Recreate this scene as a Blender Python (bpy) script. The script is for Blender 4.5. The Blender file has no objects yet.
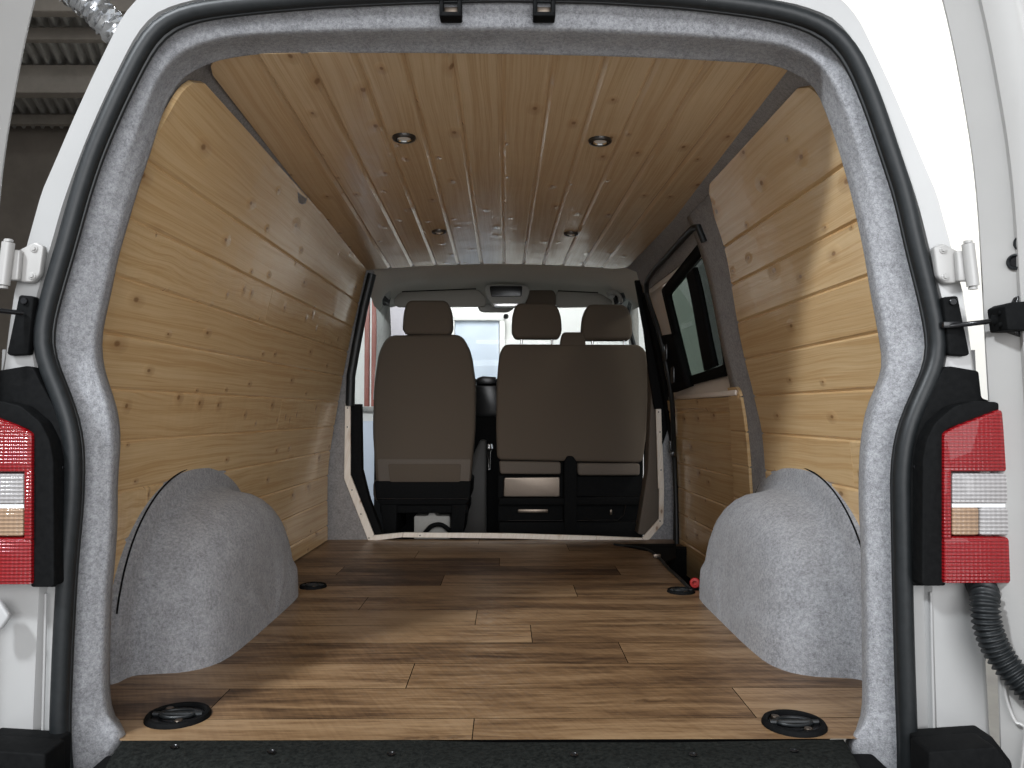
import bpy, bmesh, math, random
from mathutils import Vector, Matrix
random.seed(7)
SC = bpy.context.scene
COL = SC.collection
F = 780.0
CAM = Vector((0.03, -1.40, 0.60))
PITCH = math.atan(28 / F)
YAW = -math.atan(5 / F)
ROT = Matrix.Rotation(YAW, 3, 'Z') @ Matrix.Rotation(math.pi / 2 + PITCH, 3, 'X')

# ------------------------------------------------------------------ helpers
def ray(px, py):
    return ROT @ Vector(((px - 512) / F, (384 - py) / F, -1.0))
def P(px, py, Y):
    d = ray(px, py); return CAM + d * ((Y - CAM.y) / d.y)
def PZ(px, py, Z):
    d = ray(px, py); return CAM + d * ((Z - CAM.z) / d.z)
def PX(px, py, X):
    d = ray(px, py); return CAM + d * ((X - CAM.x) / d.x)
def lean(z):
    return 0.0 if z < 0.62 else 0.05 * (z - 0.62)
def PR(px, py, dy=0.0):                       # on the leaning rear face of the van
    p = P(px, py, dy)
    for _ in range(6): p = P(px, py, dy + lean(p.z))
    return p
def interp(tab, z):
    if z <= tab[0][0]: return tab[0][1]
    for (a, va), (b, vb) in zip(tab, tab[1:]):
        if z <= b: return va + (vb - va) * (z - a) / (b - a)
    return tab[-1][1]
def smooth_tab(tab, n=60):
    pts = [Vector((a, b)) for a, b in tab]; out = []
    for i in range(len(pts) - 1):
        p0 = pts[max(i - 1, 0)]; p1 = pts[i]; p2 = pts[i + 1]; p3 = pts[min(i + 2, len(pts) - 1)]
        for k in range(8):
            t = k / 8
            q = 0.5 * ((2 * p1) + (p2 - p0) * t + (2 * p0 - 5 * p1 + 4 * p2 - p3) * t * t + (3 * p1 - p0 - 3 * p2 + p3) * t ** 3)
            out.append((q.x, q.y))
    out.append(tuple(tab[-1])); return out
WN = smooth_tab([(-.3, .865), (0, .865), (.35, .865), (.6, .842), (.9, .768), (1.1, .707), (1.285, .612), (1.34, .57)])
WF = smooth_tab([(-.3, .805), (0, .805), (.33, .805), (.6, .768), (.9, .715), (1.1, .672), (1.27, .633), (1.34, .60)])
Y0, Y1 = .16, 2.27
def wx(y, z, side=1):
    t = (y - Y0) / (Y1 - Y0); t = max(-.1, min(1.6, t))
    w = interp(WN, z) * (1 - t) + interp(WF, z) * t
    if side > 0 and t < 1:
        k = max(0, min(1, (z - .8) / .4)); w += .035 * (1 - t) * k * k * (3 - 2 * k)
    return w
def zc(x, y):
    t = (y - Y0) / (Y1 - Y0)
    return 1.3315 - .030 * t - .012 * (x / .6) ** 2 - .016 * t * (x / .6) ** 2
def on_wall(px, py, side, off=0.0):           # where the ray meets the side wall, pushed outwards by off
    d = ray(px, py); lo, hi = 1.0, 6.0
    for _ in range(50):
        m = (lo + hi) / 2; p = CAM + d * (m / d.y)
        if side * p.x > wx(p.y, p.z, side) + off: hi = m
        else: lo = m
    return CAM + d * (lo / d.y)
def on_ceiling(px, py):
    d = ray(px, py); lo, hi = .5, 6.0
    for _ in range(50):
        m = (lo + hi) / 2; p = CAM + d * (m / d.y)
        if p.z > zc(p.x, p.y): hi = m
        else: lo = m
    return CAM + d * (lo / d.y)
def mir(p): return Vector((-p.x, p.y, p.z))
def resample(poly, n):
    poly = [Vector(p) for p in poly]; L = [0]
    for a, b in zip(poly, poly[1:]): L.append(L[-1] + (b - a).length)
    out = []; j = 0
    for i in range(n):
        s = L[-1] * i / (n - 1)
        while j < len(poly) - 2 and L[j + 1] < s: j += 1
        t = (s - L[j]) / max(1e-9, L[j + 1] - L[j]); out.append(poly[j].lerp(poly[j + 1], min(1, t)))
    return out
def soften(pts, k=2):
    for _ in range(k):
        pts = [pts[0]] + [(pts[i - 1] + pts[i] * 2 + pts[i + 1]) / 4 for i in range(1, len(pts) - 1)] + [pts[-1]]
    return pts
def fillet(pts, r, n=5):                      # round the corners of a closed 2-D polygon
    pts = [Vector(p) for p in pts]; out = []; N = len(pts)
    for i in range(N):
        a, b, c = pts[i - 1], pts[i], pts[(i + 1) % N]
        u, v = (a - b), (c - b); q = min(r, u.length * .45, v.length * .45)
        s, e = b + u.normalized() * q, b + v.normalized() * q
        for k in range(n + 1):
            t = k / n; out.append(s * (1 - t) ** 2 + b * 2 * t * (1 - t) + e * t * t)
    return out
def wloc(o):
    v = Vector((0, 0, 0))
    while o is not None: v += o.location; o = o.parent
    return v
def tag(o, label=None, cat=None, group=None, kind=None):
    for k, v in (('label', label), ('category', cat), ('group', group), ('kind', kind)):
        if v: o[k] = v
    return o
def thing(name, label, cat, loc, group=None):
    o = bpy.data.objects.new(name, None); COL.objects.link(o); o.location = loc; o.empty_display_size = .05
    return tag(o, label, cat, group)
def link(name, me, mat, parent=None, smooth=True, angle=40):
    mats = mat if isinstance(mat, (list, tuple)) else [mat]
    for m in mats: me.materials.append(m)
    o = bpy.data.objects.new(name, me); COL.objects.link(o)
    if smooth:
        for p in me.polygons: p.use_smooth = True
        if angle < 180:
            me.set_sharp_from_angle(angle=math.radians(angle))
    if parent:
        me.transform(Matrix.Translation(-wloc(parent))); o.parent = parent
    else:
        xs = [v.co for v in me.vertices]
        c = Vector(((min(v.x for v in xs) + max(v.x for v in xs)) / 2, (min(v.y for v in xs) + max(v.y for v in xs)) / 2, min(v.z for v in xs)))
        me.transform(Matrix.Translation(-c)); o.location = c
    return o
def mesh(verts, faces, uvs=None, tones=None):
    me = bpy.data.meshes.new('m'); me.from_pydata([tuple(v) for v in verts], [], faces)
    if uvs is not None:
        l = me.uv_layers.new(name='UVMap'); k = 0
        for f in uvs:
            for uv in f: l.data[k].uv = uv; k += 1
    if tones is not None:
        a = me.attributes.new('tone', 'FLOAT', 'FACE')
        for i, t in enumerate(tones): a.data[i].value = t
    return me
def fromb(bm, recalc=True):
    if recalc: bmesh.ops.recalc_face_normals(bm, faces=bm.faces)
    me = bpy.data.meshes.new('m'); bm.to_mesh(me); bm.free(); return me
def join(*mes):
    bm = bmesh.new()
    for m in mes: bm.from_mesh(m); bpy.data.meshes.remove(m)
    me = bpy.data.meshes.new('m'); bm.to_mesh(me); bm.free(); return me
def prism_pts(pts, vec, bevel=0.0, seg=3):    # closed 3-D polygon pushed along vec
    bm = bmesh.new(); vs = [bm.verts.new(p) for p in pts]; f = bm.faces.new(vs)
    r = bmesh.ops.extrude_face_region(bm, geom=[f])
    bmesh.ops.translate(bm, vec=vec, verts=[v for v in r['geom'] if isinstance(v, bmesh.types.BMVert)])
    if bevel > 0:
        top = [e for e in bm.edges if e.calc_face_angle(0) > .6]
        bmesh.ops.bevel(bm, geom=top, offset=bevel, segments=seg, affect='EDGES', profile=.5, clamp_overlap=True)
    return fromb(bm)
def prism(px, Y, depth, bevel=0.0, r=0, seg=3, rear=False):
    if r: px = fillet(px, r)
    pts = [(PR(p[0], p[1], Y) if rear else P(p[0], p[1], Y)) for p in px]
    return prism_pts(pts, Vector((0, depth, 0)), bevel, seg)
def box(c, s, bevel=0.0, seg=2, rz=0, rx=0, ry=0):
    bm = bmesh.new(); bmesh.ops.create_cube(bm, size=1)
    bmesh.ops.scale(bm, vec=s, verts=bm.verts)
    if bevel: bmesh.ops.bevel(bm, geom=bm.edges[:], offset=bevel, segments=seg, affect='EDGES', profile=.5, clamp_overlap=True)
    bmesh.ops.rotate(bm, cent=(0, 0, 0), matrix=Matrix.Rotation(rz, 3, 'Z') @ Matrix.Rotation(ry, 3, 'Y') @ Matrix.Rotation(rx, 3, 'X'), verts=bm.verts)
    bmesh.ops.translate(bm, vec=c, verts=bm.verts); return fromb(bm)
def loft(rings, closed=False, cap=False):
    n = len(rings[0]); vs = [v for r in rings for v in r]; fs = []
    for i in range(len(rings) - 1):
        for j in range(n if closed else n - 1):
            k = (j + 1) % n; fs.append((i * n + j, i * n + k, (i + 1) * n + k, (i + 1) * n + j))
    if cap: fs.append(tuple(range(n))[::-1]); fs.append(tuple((len(rings) - 1) * n + j for j in range(n)))
    return mesh(vs, fs)
def tube(path, r, n=12, closed=False, cap=True, squash=None):
    path = [Vector(p) for p in path]; N = len(path); rings = []
    up = None
    for i, p in enumerate(path):
        a = path[i - 1] if (i > 0 or closed) else p; b = path[(i + 1) % N] if (i < N - 1 or closed) else p
        t = (b - a).normalized()
        if up is None:
            up = t.orthogonal().normalized()
        up = (up - t * up.dot(t)).normalized(); w = t.cross(up); R = r[i] if isinstance(r, (list, tuple)) else r
        rings.append([p + (up * math.cos(k * 2 * math.pi / n) + w * math.sin(k * 2 * math.pi / n)) * R for k in range(n)])
    if closed: rings.append(rings[0])
    return loft(rings, True, cap and not closed)
def lathe(prof, c, axis=Vector((0, 0, 1)), n=32):   # prof: (radius, height along axis)
    axis = axis.normalized(); u = axis.orthogonal().normalized(); w = axis.cross(u)
    rings = [[Vector(c) + axis * h + (u * math.cos(2 * math.pi * k / n) + w * math.sin(2 * math.pi * k / n)) * r for k in range(n)] for r, h in prof]
    return loft(rings, True, False)
def disc(r, h, c, axis=Vector((0, 0, 1)), n=24, bev=.001):
    return lathe([(1e-4, 0), (r, 0), (r, h - bev), (r - bev, h), (1e-4, h)], c, axis, n)
def solid(o, t, offset=1):
    m = o.modifiers.new('s', 'SOLIDIFY'); m.thickness = t; m.offset = offset; return o
def back(o, t, d):                            # thickness on the side the vector d points to
    n = Vector((0, 0, 0))
    for p in o.data.polygons: n += p.normal * p.area
    return solid(o, t, 1 if n.dot(Vector(d)) > 0 else -1)
def curve3(pts, n=40):
    pts = [Vector(p) for p in pts]; out = []
    for i in range(len(pts) - 1):
        p0 = pts[max(i - 1, 0)]; p1 = pts[i]; p2 = pts[i + 1]; p3 = pts[min(i + 2, len(pts) - 1)]
        for k in range(10):
            t = k / 10; out.append(0.5 * ((2 * p1) + (p2 - p0) * t + (2 * p0 - 5 * p1 + 4 * p2 - p3) * t * t + (3 * p1 - p0 - 3 * p2 + p3) * t ** 3))
    out.append(pts[-1]); return resample(out, n)

# ------------------------------------------------------------------ materials
def mat(name, color, rough=.5, metal=0.0, spec=.5, coat=0.0):
    m = bpy.data.materials.new(name); m.use_nodes = True; b = m.node_tree.nodes['Principled BSDF']
    b.inputs['Base Color'].default_value = (*color, 1); b.inputs['Roughness'].default_value = rough
    b.inputs['Metallic'].default_value = metal; b.inputs['Specular IOR Level'].default_value = spec
    b.inputs['Coat Weight'].default_value = coat; return m
class NT:
    def __init__(s, m): s.t = m.node_tree; s.b = s.t.nodes['Principled BSDF']
    def n(s, typ, **kw):
        x = s.t.nodes.new(typ)
        for k, v in kw.items():
            if k in ('operation', 'blend_type', 'data_type', 'feature', 'attribute_name', 'noise_dimensions', 'wave_type', 'bands_direction', 'interpolation_type', 'distance', 'attribute_type', 'clamp', 'voronoi_dimensions'): setattr(x, k, v)
        return x
    def l(s, a, b): s.t.links.new(a, b)
    def math(s, op, a, b=None, c=None):
        x = s.n('ShaderNodeMath', operation=op)
        for i, v in enumerate((a, b, c)):
            if v is None: continue
            if isinstance(v, (int, float)): x.inputs[i].default_value = v
            else: s.l(v, x.inputs[i])
        return x.outputs[0]
    def noise(s, vec, scale, detail=4, rough=.55, dist=0):
        x = s.n('ShaderNodeTexNoise'); x.inputs['Scale'].default_value = scale; x.inputs['Detail'].default_value = detail
        x.inputs['Roughness'].default_value = rough; x.inputs['Distortion'].default_value = dist
        if vec is not None: s.l(vec, x.inputs['Vector'])
        return x.outputs['Fac']
    def comb(s, x, y, z=0.0):
        c = s.n('ShaderNodeCombineXYZ')
        for i, v in enumerate((x, y, z)):
            if isinstance(v, (int, float)): c.inputs[i].default_value = v
            else: s.l(v, c.inputs[i])
        return c.outputs[0]
    def ramp(s, fac, stops):
        r = s.n('ShaderNodeValToRGB'); s.l(fac, r.inputs[0]); e = r.color_ramp.elements
        while len(e) < len(stops): e.new(.5)
        for i, (p, c) in enumerate(stops): e[i].position = p; e[i].color = (*c, 1) if len(c) == 3 else c
        return r.outputs[0]
    def mix(s, fac, a, b, bt='MIX'):
        x = s.n('ShaderNodeMix', data_type='RGBA', blend_type=bt)
        for i, v in ((0, fac), (6, a), (7, b)):
            if isinstance(v, (int, float)): x.inputs[i].default_value = v
            elif isinstance(v, tuple): x.inputs[i].default_value = (*v, 1)
            else: s.l(v, x.inputs[i])
        return x.outputs[2]
    def mrange(s, v, a, b, c=0., d=1.):
        x = s.n('ShaderNodeMapRange', clamp=True); s.l(v, x.inputs[0])
        for i, q in enumerate((a, b, c, d)): x.inputs[i + 1].default_value = q
        return x.outputs[0]
    def bump(s, h, strength, dist=.01):
        x = s.n('ShaderNodeBump'); x.inputs['Strength'].default_value = strength; x.inputs['Distance'].default_value = dist
        s.l(h, x.inputs['Height']); s.l(x.outputs[0], s.b.inputs['Normal']); return x.outputs[0]
def plank_coords(t):
    uv = t.n('ShaderNodeUVMap'); sp = t.n('ShaderNodeSeparateXYZ'); t.l(uv.outputs[0], sp.inputs[0])
    tone = t.n('ShaderNodeAttribute', attribute_type='GEOMETRY', attribute_name='tone').outputs['Fac']
    return sp.outputs[0], sp.outputs[1], tone
def pine(name='varnished_pine', light=(.82, .60, .335), dark=(.66, .425, .20), rough=.24):
    m = mat(name, light, rough, coat=.45); t = NT(m); u, v, tone = plank_coords(t); t.b.inputs['Coat Roughness'].default_value = .11
    off = t.math('MULTIPLY', tone, 53.0)
    uo = t.math('ADD', u, off)
    warp = t.noise(t.comb(t.math('MULTIPLY', uo, 1.3), t.math('MULTIPLY', v, 6.0), off), 1.0, 2)
    vv = t.math('ADD', v, t.math('MULTIPLY', t.math('SUBTRACT', warp, .5), .05))
    grain = t.noise(t.comb(t.math('MULTIPLY', uo, 1.2), t.math('MULTIPLY', vv, 75.0), off), 1.0, 3, .6)
    fine = t.noise(t.comb(t.math('MULTIPLY', uo, 4.0), t.math('MULTIPLY', vv, 330.0), off), 1.0, 2, .6)
    g = t.math('ADD', t.math('MULTIPLY', grain, .6), t.math('MULTIPLY', fine, .4))
    col = t.ramp(g, [(.40, light), (.50, tuple(a * .6 + b * .4 for a, b in zip(light, dark))), (.60, dark)])
    col = t.mix(t.math('MULTIPLY', tone, .38), col, dark, 'MIX')
    vo = t.n('ShaderNodeTexVoronoi', feature='F1', voronoi_dimensions='2D'); vo.inputs['Scale'].default_value = 1.0
    t.l(t.comb(t.math('MULTIPLY', uo, 5.0), t.math('MULTIPLY', v, 9.5), off), vo.inputs['Vector'])
    dd = vo.outputs['Distance']; sc = t.n('ShaderNodeSeparateColor'); t.l(vo.outputs['Color'], sc.inputs[0])
    on = t.math('GREATER_THAN', sc.outputs[0], .40)
    size = t.math('MULTIPLY_ADD', sc.outputs[1], .055, .018)
    kn = t.math('MULTIPLY', on, t.math('SUBTRACT', 1.0, t.mrange(t.math('DIVIDE', dd, size), .55, 1.1)))
    halo = t.math('MULTIPLY', on, t.math('SUBTRACT', 1.0, t.mrange(t.math('DIVIDE', dd, size), 1.0, 3.6)))
    col = t.mix(t.math('MULTIPLY', halo, .35), col, (.42, .22, .085))
    col = t.mix(t.math('MULTIPLY', kn, .7), col, (.20, .095, .04))
    t.l(col, t.b.inputs['Base Color'])
    rip = t.noise(t.comb(t.math('MULTIPLY', uo, 9.0), t.math('MULTIPLY', v, 4.0), off), 1.0, 2)
    h = t.math('ADD', t.math('MULTIPLY', rip, .5), t.math('ADD', t.math('MULTIPLY', halo, .5), t.math('MULTIPLY', fine, .12)))
    n_ = t.bump(h, .45, .007); t.l(n_, t.b.inputs['Coat Normal']); return m
def vinyl():
    m = mat('oak_vinyl', (.4, .25, .12), .42); t = NT(m); u, v, tone = plank_coords(t)
    off = t.math('MULTIPLY', tone, 91.0); uo = t.math('ADD', u, off)
    warp = t.noise(t.comb(t.math('MULTIPLY', uo, 2.0), t.math('MULTIPLY', v, 8.0), off), 1.0, 3)
    vv = t.math('ADD', v, t.math('MULTIPLY', t.math('SUBTRACT', warp, .5), .06))
    g1 = t.noise(t.comb(t.math('MULTIPLY', uo, 1.9), t.math('MULTIPLY', vv, 20.0), off), 1.0, 6, .68, .6)
    g2 = t.noise(t.comb(t.math('MULTIPLY', uo, 10.0), t.math('MULTIPLY', vv, 120.0), off), 1.0, 4, .7)
    saw = t.noise(t.comb(t.math('MULTIPLY', t.math('ADD', uo, t.math('MULTIPLY', v, .5)), 120.0), t.math('MULTIPLY', v, 6.0), off), 1.0, 2)
    patch = t.noise(t.comb(t.math('MULTIPLY', uo, 2.2), t.math('MULTIPLY', v, 10.0), off), 1.0, 3)
    g = t.math('ADD', t.math('MULTIPLY', g1, .55), t.math('ADD', t.math('MULTIPLY', g2, .39), t.math('MULTIPLY', saw, .10)))
    g = t.math('ADD', g, t.math('MULTIPLY', t.math('SUBTRACT', tone, .5), -.17))
    half = t.noise(t.comb(t.math('MULTIPLY', t.math('FLOOR', t.math('DIVIDE', v, .0578)), 7.31), off), 1.0, 0)
    g = t.math('ADD', g, t.math('MULTIPLY', t.math('SUBTRACT', half, .5), .16))
    g = t.math('ADD', g, t.math('MULTIPLY', t.math('SUBTRACT', patch, .5), .28))
    col = t.ramp(g, [(.36, (.046, .023, .011)), (.45, (.118, .066, .032)), (.53, (.205, .120, .058)), (.66, (.335, .218, .118))])
    vo = t.n('ShaderNodeTexVoronoi', feature='F1', voronoi_dimensions='2D'); vo.inputs['Scale'].default_value = 1.0
    t.l(t.comb(t.math('MULTIPLY', uo, 1.6), t.math('MULTIPLY', vv, 7.0), off), vo.inputs['Vector'])
    sc = t.n('ShaderNodeSeparateColor'); t.l(vo.outputs['Color'], sc.inputs[0])
    crack = t.noise(t.comb(t.math('MULTIPLY', uo, 40.0), t.math('MULTIPLY', v, 90.0), off), 1.0, 4)
    kn = t.math('MULTIPLY', t.math('GREATER_THAN', sc.outputs[0], .55), t.math('SUBTRACT', 1.0, t.mrange(vo.outputs['Distance'], .05, .16)))
    kn = t.math('MULTIPLY', kn, t.mrange(crack, .42, .62))
    col = t.mix(t.math('MULTIPLY', kn, .85), col, (.07, .035, .016))
    t.l(col, t.b.inputs['Base Color']); t.bump(g, .12, .002)
    t.l(t.mrange(g, .3, .7, .5, .36), t.b.inputs['Roughness']); return m
def felt(name, a, b):
    m = mat(name, a, .95, spec=.1); t = NT(m); tc = t.n('ShaderNodeTexCoord').outputs['Object']
    n1 = t.noise(tc, 420, 3, .7); n2 = t.noise(tc, 130, 4, .7); n3 = t.noise(tc, 22, 3)
    g = t.math('ADD', t.math('MULTIPLY', n1, .4), t.math('ADD', t.math('MULTIPLY', n2, .45), t.math('MULTIPLY', n3, .15)))
    t.l(t.ramp(g, [(.38, a), (.62, b)]), t.b.inputs['Base Color'])
    t.bump(t.math('ADD', n1, n2), .5, .004)
    t.b.inputs['Sheen Weight'].default_value = .15; return m
def speck(name, a, b, scale, rough=.6, bump=.2, spec=.5):
    m = mat(name, a, rough, spec=spec); t = NT(m); tc = t.n('ShaderNodeTexCoord').outputs['Object']
    n = t.noise(tc, scale, 5, .65)
    t.l(t.ramp(n, [(.35, a), (.65, b)]), t.b.inputs['Base Color'])
    if bump: t.bump(n, bump, .003)
    return m
def glass(name, tint, rough=.0, mixf=.12):
    m = bpy.data.materials.new(name); m.use_nodes = True; nt = m.node_tree; nt.nodes.clear()
    o = nt.nodes.new('ShaderNodeOutputMaterial'); a = nt.nodes.new('ShaderNodeBsdfTransparent'); g = nt.nodes.new('ShaderNodeBsdfGlossy'); x = nt.nodes.new('ShaderNodeMixShader')
    a.inputs[0].default_value = (*tint, 1); g.inputs['Roughness'].default_value = rough; x.inputs[0].default_value = mixf
    nt.links.new(a.outputs[0], x.inputs[1]); nt.links.new(g.outputs[0], x.inputs[2]); nt.links.new(x.outputs[0], o.inputs[0]); return m
def ribbed(name, color, scale, direction='Z', rough=.15, trans=0.0):
    m = mat(name, color, rough, coat=.25); t = NT(m); tc = t.n('ShaderNodeTexCoord').outputs['Object']
    w = t.n('ShaderNodeTexWave', wave_type='BANDS', bands_direction=direction); w.inputs['Scale'].default_value = scale; t.l(tc, w.inputs['Vector'])
    w2 = t.n('ShaderNodeTexWave', wave_type='BANDS', bands_direction='X'); w2.inputs['Scale'].default_value = scale * .8; t.l(tc, w2.inputs['Vector'])
    h = t.math('ADD', w.outputs['Fac'], t.math('MULTIPLY', w2.outputs['Fac'], .35))
    t.l(t.mix(t.mrange(h, .1, 1.2), tuple(c * .62 for c in color), color), t.b.inputs['Base Color'])
    t.bump(h, .5, .003); return m
PINE = pine(); PINE_CEIL = pine('varnished_pine_ceiling', (.76, .575, .365), (.60, .41, .23), .2); PINE_RAW = pine('pale_pine', (.90, .83, .74), (.80, .71, .60), .55)
VINYL = vinyl()
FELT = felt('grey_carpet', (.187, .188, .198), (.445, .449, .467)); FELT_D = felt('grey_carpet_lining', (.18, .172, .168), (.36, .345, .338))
WHITE = speck('white_paint', (.385, .382, .375), (.41, .407, .40), 3, .22, 0); WHITE_IN = speck('white_inner_paint', (.40, .39, .375), (.425, .415, .40), 4, .3, 0)
RUBBER = speck('black_rubber', (.009, .011, .012), (.014, .016, .0175), 60, .45, .05, .4)
BLACK = speck('black_plastic', (.005, .0053, .0056), (.008, .0083, .0086), 90, .7, .1, .07)
BLACK_GL = mat('gloss_black', (.008, .008, .009), .25)
SILL = speck('textured_black_sill', (.006, .007, .0065), (.020, .022, .020), 130, .85, .6, .1)
SEAT = speck('taupe_seat_cloth', (.105, .083, .063), (.128, .102, .078), 300, .85, .2, .2)
SEAT_L = speck('taupe_seat_trim', (.128, .106, .086), (.146, .121, .099), 200, .7, .15, .3)
HEADL = speck('headliner_cloth', (.30, .285, .25), (.34, .32, .285), 150, .9, .1, .1)
TRIMG = speck('grey_trim_plastic', (.36, .35, .325), (.40, .39, .36), 80, .6, .05)
TUNNEL = mat('dark_grey_plastic', (.045, .042, .038), .55)
CHROME = mat('chrome', (.75, .75, .75), .18, 1.0); STEEL = mat('dull_steel', (.20, .165, .135), .40, 1.0)
HEADL = speck('headliner_cloth', (.54, .515, .46), (.60, .575, .52), 150, .9, .1, .1)
LENS = speck('frosted_lens', (.80, .80, .80), (.9, .9, .9), 200, .35, .1)
RED = ribbed('red_lens', (.27, .005, .008), 52); CLEAR = ribbed('clear_lens', (.42, .40, .395), 46); AMBER = ribbed('smoky_amber_lens', (.38, .25, .16), 46)
REDP = mat('red_plastic', (.42, .025, .022), .5)
BEIGE = speck('warm_tint_white_paint', (.80, .72, .64), (.83, .75, .67), 10, .4, 0)  # white door metal; reflected wood colour is put into the base colour
GLASS = glass('clear_glass', (.93, .95, .95), .0, .03); GLASS_G = glass('green_tinted_glass', (.13, .165, .14), .0, .08); GLASS_D = glass('dark_tinted_glass', (.06, .07, .065), .02, .08)
WALLW = speck('white_plaster', (.80, .79, .75), (.84, .83, .79), 2, .8, .05); WALLB = speck('brown_grey_wall', (.125, .105, .085), (.16, .135, .11), 2, .9, .05)
ROOFM = speck('grey_roof_sheet', (.30, .285, .26), (.36, .345, .315), 4, .6, .05); BEAM = speck('brown_grey_beam', (.20, .175, .145), (.24, .21, .175), 6, .7, .05)
CONC = speck('concrete_floor', (.30, .29, .28), (.38, .37, .35), 3, .7, .1)
PALEB = speck('pale_blue_panel', (.58, .65, .74), (.63, .70, .79), 2, .5, 0); FOIL = speck('crumpled_foil', (.55, .56, .57), (.8, .8, .81), 14, .18, .9)
FOIL.node_tree.nodes['Principled BSDF'].inputs['Metallic'].default_value = .9
POSTR = speck('red_brown_paint', (.33, .11, .085), (.38, .14, .11), 8, .5, 0); GREYP = mat('pale_grey_plate', (.45, .45, .45), .45)
LILAC = speck('lilac_wall', (.55, .52, .56), (.6, .57, .6), 3, .7, 0)

# ------------------------------------------------------------------ board surfaces
def boards(surf, edges, y0f, y1f, ny, groove=.0055, depth=.005, joints=None):
    """surf(y, s, d) -> point, d pushed behind the face; edges: s of the board edges; y0f/y1f: ends of the row at s"""
    V, Fc, UV, T = [], [], [], []
    for i, (a, b) in enumerate(zip(edges, edges[1:])):
        ss = [(a, depth), (a + groove, 0), (a + (b - a) * .25, 0), ((a + b) / 2, 0), (a + (b - a) * .75, 0), (b - groove, 0), (b, depth)]
        if i == 0: ss = [(a + (b - a) * k / 12, 0) for k in range(12)] + ss[-2:]
        if i == len(edges) - 2: ss = ss[:2] + [(a + (b - a) * k / 12, 0) for k in range(1, 13)]
        cut = (joints or {}).get(i)
        segs = [(None, None)] if cut is None else [(None, cut), (cut, None)]
        for lo, hi in segs:
            tone = random.random(); base = len(V)
            for s, d in ss:
                ya, yb = y0f(s), y1f(s)
                if lo is not None: ya = lo + .0008
                if hi is not None: yb = hi - .0008
                for k in range(ny + 1):
                    y = ya + (yb - ya) * k / ny; V.append(surf(y, s, d))
            for r in range(len(ss) - 1):
                for k in range(ny):
                    q = base + r * (ny + 1) + k
                    Fc.append((q, q + 1, q + ny + 2, q + ny + 1))
                    def uvof(rr, kk):
                        ya, yb = y0f(ss[rr][0]), y1f(ss[rr][0])
                        return (ya + (yb - ya) * kk / ny, ss[rr][0] - a)
                    UV.append([uvof(r, k), uvof(r, k + 1), uvof(r + 1, k + 1), uvof(r + 1, k)]); T.append(tone)
    return mesh(V, Fc, UV, T)
def rounded_end(s, s0, s1, r):                # how far an end is drawn back at the rounded corner
    k = 0
    for e, sg in ((s0, 1), (s1, -1)):
        q = (s - e) * sg
        if r[0 if sg > 0 else 1] > 0 and q < r[0 if sg > 0 else 1]:
            R = r[0 if sg > 0 else 1]; k = max(k, R - math.sqrt(max(0, R * R - (R - q) ** 2)))
    return k

# floor -------------------------------------------------------------
FX, FY0, FY1 = .90, .052, 2.30
ROW0 = PZ(500, 718.5, 0).y; ROWD = (PZ(560, 642.5, 0).y - PZ(500, 718.5, 0).y) / 3
def build_floor():
    V, Fc, UV, T = [], [], [], []
    joints = {-1: [-.034], 0: [-.57, .52], 1: [-.19], 2: [.32, -.75], 3: [.096], 4: [-.06], 5: [-.42, .66], 6: [.26], 7: [-.2], 8: [.45, -.6], 9: [.0], 10: [-.35], 11: [.3], 12: [-.1]}
    tones = {(-1, 0): .15, (-1, 1): .42, (0, 0): .85, (0, 1): .62, (0, 2): .25, (1, 0): .22, (1, 1): .5, (2, 1): .8, (2, 2): .45}
    def quad(xa, xb, ya, yb, tone, y_base, z=0):
        i = len(V); V.extend([(xa, ya, z), (xb, ya, z), (xb, yb, z), (xa, yb, z)]); Fc.append((i, i + 1, i + 2, i + 3))
        UV.append([(xa, ya - y_base), (xb, ya - y_base), (xb, yb - y_base), (xa, yb - y_base)]); T.append(tone)
    for r in range(-1, 13):
        ya, yb = ROW0 + ROWD * r, ROW0 + ROWD * (r + 1); yb0 = ya
        ya, yb = max(ya, FY0), min(yb, FY1)
        if yb <= ya: continue
        js = sorted(joints.get(r, [0]))
        if r == -1:
            x0, x1, xj = -.735, .742, js[0]
            for (p, q, p2, q2, tn) in ((x0 + .058, xj - .0009, x0, xj - .0009, .15), (xj + .0009, x1 - .058, xj + .0009, x1, .42)):
                i = len(V); V.extend([(p, ya, 0), (q, ya, 0), (q2, yb - .0009, 0), (p2, yb - .0009, 0)]); Fc.append((i, i + 1, i + 2, i + 3))
                UV.append([(p, ya - yb0), (q, ya - yb0), (q2, yb - yb0), (p2, yb - yb0)]); T.append(tn)
            continue
        xs = [-FX] + js + [FX]
        for i, (a, b) in enumerate(zip(xs, xs[1:])):
            tone = tones.get((r, i), random.random()); g = .0009
            # keep the step well at the sliding door open
            for (p, q) in ((ya, min(yb, 1.24)), (max(ya, 1.24), min(yb, 2.06)), (max(ya, 2.06), yb)):
                if q <= p: continue
                bb = min(b, .655) if (p >= 1.24 - 1e-6 and q <= 2.06 + 1e-6) else b
                if bb - a > .01: quad(a + g, bb - g, p + (g if p == ya else 0), q - (g if q == yb else 0), tone, yb0)
    return mesh(V, Fc, UV, T)
fl = link('floor', build_floor(), VINYL, smooth=False); tag(fl, kind='structure')
def slab(pts, z0, z1):
    return prism_pts([Vector((x, y, z1)) for x, y in pts], Vector((0, 0, z0 - z1)))
link('floor_core', slab([(-.62, .068), (.60, .068), (.66, .13), (FX, .2), (FX, 1.24), (.66, 1.24), (.66, 2.06), (FX, 2.06), (FX, 2.31), (-FX, 2.31), (-FX, .2), (-.68, .13)], -.03, -.0012), BLACK, fl, False)

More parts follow.
